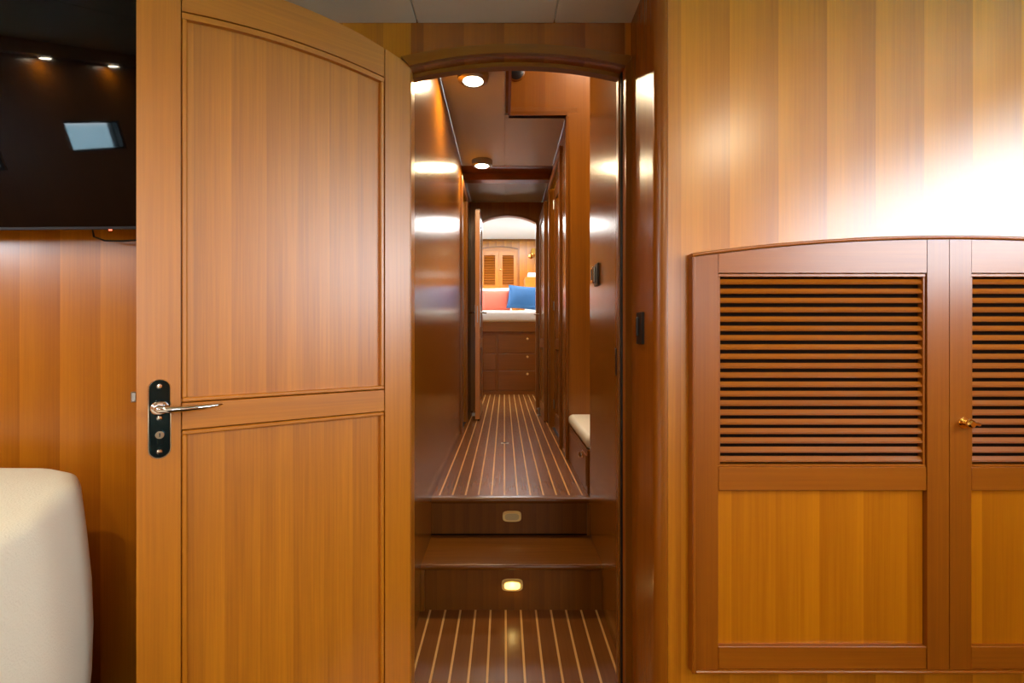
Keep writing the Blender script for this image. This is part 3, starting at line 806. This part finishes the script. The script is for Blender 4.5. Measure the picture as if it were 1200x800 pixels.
def cup_door(s):
    """s=-1 left leaf, +1 right leaf"""
    d = box('door', (min(s * 0.0008, s * (HW - fr - 0.001)), -0.004, fr + 0.001), (max(s * 0.0008, s * (HW - fr - 0.001)), -0.0005, HH - 0.025), 'slab', cb)  # dark backing board stands in for the shade behind the slats
    ox, oy, oz = d.location
    def q(nm, ua, ub, za, zb, ya, yb, mt, bev=0.0012):
        xa, xb = sorted((s * ua, s * ub))
        return box(nm, (xa - ox, ya - oy, za - oz), (xb - ox, yb - oy, zb - oz), mt, d, bev)
    e = HW - fr - 0.001
    mst, ost = 0.051, e - 0.0528      # meeting stile inner edge, outer stile inner edge
    # stiles follow the arched head
    for ua, ub in ((0.0008, mst), (ost, e)):
        xa, xb = sorted((s * ua, s * ub))
        tp = [(x - ox, z - oz) for x, z in cap(xa, xb, -fr - 0.001, 8)]
        st = strip_prism('stile', [(x, fr + 0.001 - oz) for x, z in tp], tp, 'Y', -0.024 - oy, -0.004 - oy, 'cup_v', d)
    gp = 0.0012
    xa, xb = sorted((s * (mst + gp), s * (ost - gp)))
    tp = [(x - ox, z - oz) for x, z in cap(xa, xb, -fr - 0.001, 14)]
    ztr = 0.9275
    strip_prism('rail', [(x, ztr - oz) for x, z in tp], tp, 'Y', -0.0235 - oy, -0.004 - oy, 'cup_h', d)
    q('rail', mst + gp, ost - gp, 0.4225, 0.4770, -0.0235, -0.004, 'cup_h')
    q('rail', mst + gp, ost - gp, fr + 0.001, 0.0609, -0.0235, -0.004, 'cup_h')
    # slim beads around the louvres and the lower panel
    b = 0.0055
    q('bead', mst + gp, ost - gp, 0.9184, 0.9255, -0.021, -0.004, 'cup_h', 0.001)
    q('bead', mst + gp, mst + gp + b, 0.4821, 0.9184, -0.020, -0.004, 'cup_v', 0.001)
    q('bead', ost - gp - b, ost - gp, 0.4821, 0.9184, -0.020, -0.004, 'cup_v', 0.001)
    q('bead', mst + gp, ost - gp, 0.4770, 0.4821, -0.021, -0.004, 'cup_h', 0.001)
    q('panel', mst + gp, ost - gp, 0.0609, 0.4225, -0.012, -0.004, 'cup_panel', 0)
    # louvre slats, each tilted
    x0, x1 = mst + gp + b, ost - gp - b
    n = 20
    zt, zb_ = 0.9184, 0.4821
    p = (zt - zb_) / n
    hw = (x1 - x0) / 2
    bm = bmesh.new()
    add_box(bm, (-hw, -0.0034, -0.0072), (hw, 0.0034, 0.0072))
    bmesh.ops.bevel(bm, geom=[e_ for e_ in bm.edges if abs(e_.verts[0].co.x - e_.verts[1].co.x) > 0.01], offset=0.0018, segments=2, affect='EDGES')
    me = bm_mesh('slat', bm)
    for i in range(n):
        o = link('slat', me, 'cup_h', d, (s * (x0 + x1) / 2 - ox, -0.0125 - oy, zb_ + p * (i + 0.5) - oz))
        o.rotation_euler = (math.radians(-40), 0, 0)
    if s > 0:
        kx, kz = 0.0323, 0.5800
        kn = lathe('knob', [(0, 0.026), (0.006, 0.0255), (0.0095, 0.022), (0.0105, 0.017), (0.008, 0.012), (0.005, 0.009), (0.0055, 0.004), (0.0125, 0.0025), (0.013, 0.0), (0, 0)],
                   'gold', d, (kx - ox, -0.024 - oy, kz - oz), (math.pi / 2, 0, 0), n=24)
        tag(kn, 'brass knob')
        tube('catch_lever', [(kx + 0.006 - ox, -0.040 - oy, kz - oz), (kx + 0.020 - ox, -0.040 - oy, kz - 0.001 - oz), (kx + 0.026 - ox, -0.036 - oy, kz - 0.003 - oz)], 0.0035, 'gold', d, n=8)
    return d
cup_door(-1)
cup_door(1)

# ================================================================== TELEVISION
tv = empty('television', (-1.37, 1.325, 1.349))
tv.rotation_euler = (math.radians(12), 0, math.radians(-2))
tag(tv, 'large black flat screen television mounted on the veneer wall', 'television')
TW, TH = 1.0, 0.60
box('casing', (-TW / 2, 0.003, 0), (TW / 2, 0.035, TH), 'black', tv, 0.003)
box('screen', (-TW / 2 + 0.006, 0.0, 0.008), (TW / 2 - 0.006, 0.003, TH - 0.006), 'screen', tv)
bz = box('lower_bezel', (-TW / 2, -0.001, 0), (TW / 2, 0.004, 0.008), 'black', tv, 0.001)
box('standby_light', (0.318, 0.002, -0.003), (0.324, 0.006, 0.0), 'led', tv)
box('wall_mount', (-0.2, 0.035, 0.12), (0.2, 0.075, 0.32), 'black', tv)
cb1 = tube('cable', [(-1.153, 1.375, 1.40), (-1.14, 1.375, 1.342), (-1.109, 1.375, 1.331), (-1.064, 1.375, 1.330), (-1.011, 1.375, 1.333), (-0.958, 1.375, 1.348), (-0.92, 1.375, 1.40)], 0.0027, 'black', n=6)
tag(cb1, 'thin black cable looping below the television', 'cable')
cb2 = tube('cable', [(-1.03, 1.393, 1.40), (-1.00, 1.393, 1.337), (-0.958, 1.397, 1.323), (-0.887, 1.397, 1.318), (-0.80, 1.397, 1.326)], 0.0027, 'black', n=6)
tag(cb2, 'thin black cable running towards the door below the television', 'cable')

# ================================================================== CREAM CHAIR
def soft_prism(name, foot, z0, z1, mat, bulge=0.03, r=0.07):
    """upholstered block: footprint polygon, rounded edges, slightly swelling sides"""
    bm = bmesh.new()
    a = [bm.verts.new((x, y, z0)) for x, y in foot]
    b = [bm.verts.new((x, y, z1)) for x, y in foot]
    n = len(foot)
    bm.faces.new(a[::-1]); bm.faces.new(b)
    for i in range(n):
        bm.faces.new((a[i], a[(i + 1) % n], b[(i + 1) % n], b[i]))
    bmesh.ops.recalc_face_normals(bm, faces=bm.faces[:])
    bmesh.ops.bevel(bm, geom=bm.edges[:], offset=r, segments=6, profile=0.55, affect='EDGES')
    bmesh.ops.triangulate(bm, faces=[f for f in bm.faces if len(f.verts) > 4])
    bmesh.ops.subdivide_edges(bm, edges=[e for e in bm.edges if e.calc_length() > 0.15], cuts=5, use_grid_fill=True)
    cx = sum(p[0] for p in foot) / n; cy = sum(p[1] for p in foot) / n
    for v in bm.verts:
        t = (v.co.z - z0) / (z1 - z0)
        f = math.sin(math.pi * min(max(t, 0), 1)) * bulge
        dv = Vector((v.co.x - cx, v.co.y - cy, 0))
        v.co += dv.normalized() * f
    o = link(name, bm_mesh(name, bm), mat)
    return smooth(o, 80)
sf = empty('armchair', (0, 0, 0))
tag(sf, 'cream boucle upholstered armchair below the television', 'armchair')
for nm, foot, z0, z1, bu, r in (
        ('arm', [(-0.835, 0.89), (-0.955, 1.11), (-1.03, 1.20), (-1.13, 1.245), (-1.36, 1.25), (-1.36, 0.37), (-0.69, 0.37)], 0.06, 0.741, 0.03, 0.034),
        ('base', [(-1.42, 0.42), (-1.42, 1.22), (-2.00, 1.22), (-2.00, 0.42)], 0.06, 0.28, 0.0, 0.02),
        ('seat_cushion', [(-1.43, 0.40), (-1.43, 1.03), (-1.97, 1.03), (-1.97, 0.40)], 0.285, 0.45, 0.012, 0.04),
        ('backrest', [(-1.42, 1.06), (-1.42, 1.24), (-1.98, 1.24), (-1.98, 1.06)], 0.285, 0.74, 0.01, 0.045),
        ('arm', [(-2.02, 0.40), (-2.02, 1.24), (-2.24, 1.24), (-2.24, 0.40)], 0.06, 0.70, 0.01, 0.04)):
    o = soft_prism(nm, foot, z0, z1, 'boucle', bu, r)
    o.parent = sf
for x, y in ((-0.80, 0.45), (-1.06, 1.14), (-2.14, 0.48), (-2.14, 1.16)):
    lathe('foot', [(0, 0), (0.018, 0), (0.024, 0.065), (0, 0.065)], 'black', sf, (x, y, -0.0105), n=12)

# cream settee along the rear wall, behind the camera: added unseen to put sheen on the open door
st_ = empty('settee', (0.9, -2.58, 0))
tag(st_, 'long cream settee added behind the camera to give the open door its sheen', 'sofa')
box('base', (-1.5, 0.02, 0.04), (0.80, 0.95, 0.26), 'boucle', st_, 0.03, 3)
for i in range(3):
    box('seat_cushion', (-1.49 + i * 0.76, 0.24, 0.262), (-1.49 + (i + 1) * 0.76 - 0.006, 0.98, 0.44), 'boucle', st_, 0.04, 3)
    box('back_cushion', (-1.49 + i * 0.76, 0.02, 0.442), (-1.49 + (i + 1) * 0.76 - 0.006, 0.26, 0.90), 'boucle', st_, 0.04, 3)

# ================================================================== BENCH IN THE NOOK
bn = empty('bench', (0.378, 2.25, ZU))
tag(bn, 'low built-in bench with a dark drawer front right of the hall', 'bench')
box('front_panel', (0.0, 0.0, 0.0), (0.02, 0.655, 0.185), 'hall_y', bn, 0.001)
box('seat_board', (0.0, 0.0, 0.185), (0.60, 0.655, 0.20), 'hall_y', bn, 0.001)
box('drawer_front', (-0.004, 0.02, 0.03), (0.0, 0.60, 0.17), 'hall_y', bn, 0.001)
lathe('pull', [(0, 0.020), (0.010, 0.019), (0.014, 0.014), (0.010, 0.006), (0.017, 0.002), (0.018, 0), (0, 0)], 'chrome', bn, (-0.004, 0.13, 0.150), (0, -math.pi / 2, 0), n=18)
cu = box('bench_cushion', (0.374, 2.255, ZU + 0.20), (0.98, 2.90, ZU + 0.265), 'leather', bev=0.025, seg=4)
tag(cu, 'white padded cushion lying on the low bench', 'cushion')

# switch-like holder on the partition
hb = empty('wall_switch', (XR, 2.02, 1.317))
tag(hb, 'black and chrome switch on the right partition beside the doorway', 'switch')
box('plate', (-0.008, -0.045, -0.045), (0.0, 0.03, 0.045), 'black', hb, 0.002)
box('rocker', (-0.022, -0.005, -0.032), (-0.008, 0.03, 0.034), 'chrome', hb, 0.003)
box('window', (-0.0235, 0.004, -0.020), (-0.022, 0.022, 0.024), 'black', hb)

# dark round speaker high in the well
spk = empty('speaker', (0.070, YN, 2.615))
tag(spk, 'small round black speaker high behind the doorway arch', 'speaker')
lathe('grille', [(0, 0.012), (0.030, 0.010), (0.040, 0.006), (0.042, 0.0), (0, 0)], 'black', spk, (0, 0, 0), (math.pi / 2, 0, 0))
lathe('rim', [(0.042, 0.0), (0.042, 0.008), (0.048, 0.006), (0.05, 0.0)], 'hall_h', spk, (0, 0, 0), (math.pi / 2, 0, 0))

# ================================================================== CABIN BERTH
be = empty('berth', (0, YBED, ZU))
tag(be, 'high built-in berth with wooden drawers at the end of the hall', 'bed')
by = lambda z: z - ZU
box('carcass', (-1.25, 0.02, 0.0), (1.25, 1.30, by(1.20)), 'hall_x', be)
box('fiddle_rail', (-1.25, -0.02, by(1.127)), (1.25, 0.02, by(1.250)), 'hall_h', be, 0.006)
box('toe_board', (-1.25, 0.0, 0.0), (1.25, 0.02, by(0.395)), 'hall_h', be)
for (za, zb, zk) in ((0.866, 1.093, 1.042), (0.654, 0.858, 0.819), (0.400, 0.646, 0.606)):
    dw = box('drawer', (-0.075, -0.002, by(za)), (0.45, 0.02, by(zb)), 'hall_h', be, 0.002)
    lathe('knob', [(0, 0.024), (0.012, 0.021), (0.015, 0.014), (0.008, 0.006), (0.013, 0), (0, 0)], 'brass', dw, (0.287 - dw.location.x, -0.002 - dw.location.y, by(zk) - dw.location.z), (math.pi / 2, 0, 0), n=14)
for (za, zb) in ((0.866, 1.093), (0.654, 0.858), (0.400, 0.646)):
    box('drawer', (-0.62, -0.002, by(za)), (-0.105, 0.02, by(zb)), 'hall_h', be, 0.002)
box('divider', (-0.100, -0.004, by(0.395)), (-0.080, 0.02, by(1.10)), 'hall_z', be, 0.001)
box('mattress', (-1.24, -0.03, by(1.245)), (1.24, 1.28, by(1.395)), 'sheet', be, 0.04, 4)

def pillow(name, loc, w, h, t, mat, rot, label, fringe=None):
    bm = bmesh.new()
    n = 14
    def f(u, v):
        a = (1 - u * u) * (1 - v * v)
        return t * 0.5 * a ** 0.42
    grid = {}
    for sgn in (1, -1):
        for i in range(n + 1):
            for j in range(n + 1):
                u = -1 + 2 * i / n; v = -1 + 2 * j / n
                pin = 1 - 0.07 * (1 - u * u) * abs(v) ** 2
                pin2 = 1 - 0.07 * (1 - v * v) * abs(u) ** 2
                grid[(sgn, i, j)] = bm.verts.new((u * w / 2 * pin2, sgn * f(u, v), v * h / 2 * pin))
        for i in range(n):
            for j in range(n):
                bm.faces.new([grid[(sgn, i, j)], grid[(sgn, i + 1, j)], grid[(sgn, i + 1, j + 1)], grid[(sgn, i, j + 1)]])
    bmesh.ops.remove_doubles(bm, verts=bm.verts[:], dist=0.0004)
    o = link(name, bm_mesh(name, bm), mat, None, loc)
    o.rotation_euler = rot
    smooth(o, 80)
    tag(o, label, 'pillow')
    if fringe:
        tube('fringe', [(w / 2 * 0.98, 0, -h / 2 * 0.95), (w / 2 * 0.94, 0, 0), (w / 2 * 0.98, 0, h / 2 * 0.95)], 0.008, fringe, o, n=6)
    return o
ZM = 1.40
pillow('pillow', (-0.125, 6.58, ZM + 0.150), 0.40, 0.29, 0.15, 'coral', (math.radians(-14), 0, 0), 'coral pink velvet pillow on the berth', 'coral')
pillow('pillow', (0.268, 6.50, ZM + 0.182), 0.46, 0.33, 0.16, 'blue', (math.radians(-16), math.radians(5), math.radians(-4)), 'blue velvet pillow leaning right of the coral pillow')
pillow('pillow', (-0.20, 6.80, ZM + 0.180), 0.62, 0.34, 0.16, 'sheet', (math.radians(-12), 0, 0), 'white bed pillow behind the coral pillow')
pillow('pillow', (0.55, 6.80, ZM + 0.170), 0.55, 0.32, 0.16, 'sheet', (math.radians(-12), 0, 0), 'white bed pillow behind the blue pillow')

# louvred locker on the cabin wall
lk = empty('wall_locker', (-0.083, YCAB, 1.72))
tag(lk, 'small two-door louvred locker on the cabin wall', 'cupboard')
LW, LH = 0.29, 0.66
la = arch(-LW, LW, LH, LH + 0.035, 16)
strip_prism('carcass', [(x, 0) for x, z in la], la, 'Y', -0.02, 0, 'door_h', lk)
strip_prism('arched_moulding', la, [(x, z + 0.014) for x, z in la], 'Y', -0.036, 0, 'hall_h', lk)
for s in (-1, 1):
    d = box('door', (min(s * .002, s * .272), -0.026, 0.02), (max(s * .002, s * .272), -0.020, LH - 0.02), 'slab', lk)  # dark sheet painted as the shade between the locker slats
    ox, oy, oz = d.location
    for ua, ub, za, zb in ((0.002, 0.055, 0.02, LH - .02), (0.222, 0.272, 0.02, LH - .02), (0.055, 0.222, LH - 0.09, LH - 0.02), (0.055, 0.222, 0.02, 0.12)):
        xa, xb = sorted((s * ua, s * ub))
        box('stile' if zb - za > 0.3 else 'rail', (xa - ox, -0.040 - oy, za - oz), (xb - ox, -0.026 - oy, zb - oz), 'door_v' if zb - za > .3 else 'door_h', d, 0.001)
    me = None
    for i in range(12):
        z = 0.12 + (LH - 0.21) * (i + 0.5) / 12
        if me is None:
            o = box('slat', (-0.0835, -0.0025, -0.022), (0.0835, 0.0025, 0.022), 'cup_h', d)
            me = o
        else:
            o = shared('slat', me, d, (0, 0, 0))
        o.location = (s * 0.1385 - ox, -0.032 - oy, z - oz)
        o.rotation_euler = (math.radians(-30), 0, 0)
    if s > 0:
        lathe('knob', [(0, 0.02), (0.009, 0.018), (0.006, 0.006), (0.01, 0), (0, 0)], 'gold', d, (0.025 - ox, -0.040 - oy, 0.35 - oz), (math.pi / 2, 0, 0), n=12)

# brass wall lamp and shelf by the berth
wl = empty('wall_lamp', (0.40, YCAB, 2.28))
tag(wl, 'small brass wall lamp above the berth', 'wall lamp')
lathe('rose', [(0, 0.02), (0.035, 0.016), (0.04, 0), (0, 0)], 'gold', wl, (0, 0, 0), (math.pi / 2, 0, 0))
tube('arm', [(0, -0.015, 0), (0, -0.06, -0.01), (0.02, -0.10, 0.0), (0.03, -0.11, 0.03)], 0.007, 'gold', wl)
lathe('shade', [(0.028, 0.05), (0.05, -0.03), (0.047, -0.03), (0.025, 0.048)], 'gold', wl, (0.03, -0.11, 0.05), n=18)
sh = box('shelf', (0.29, 7.12, 1.42), (1.24, YCAB, 1.93), 'door_h', bev=0.01)
tag(sh, 'honey wood shelf unit at the head of the berth', 'shelf')
bk = box('folded_towel', (0.34, 7.16, 1.93), (0.62, 7.40, 2.0), 'sheet', bev=0.02, seg=3)
tag(bk, 'folded white towel on the shelf at the head of the berth', 'towel')
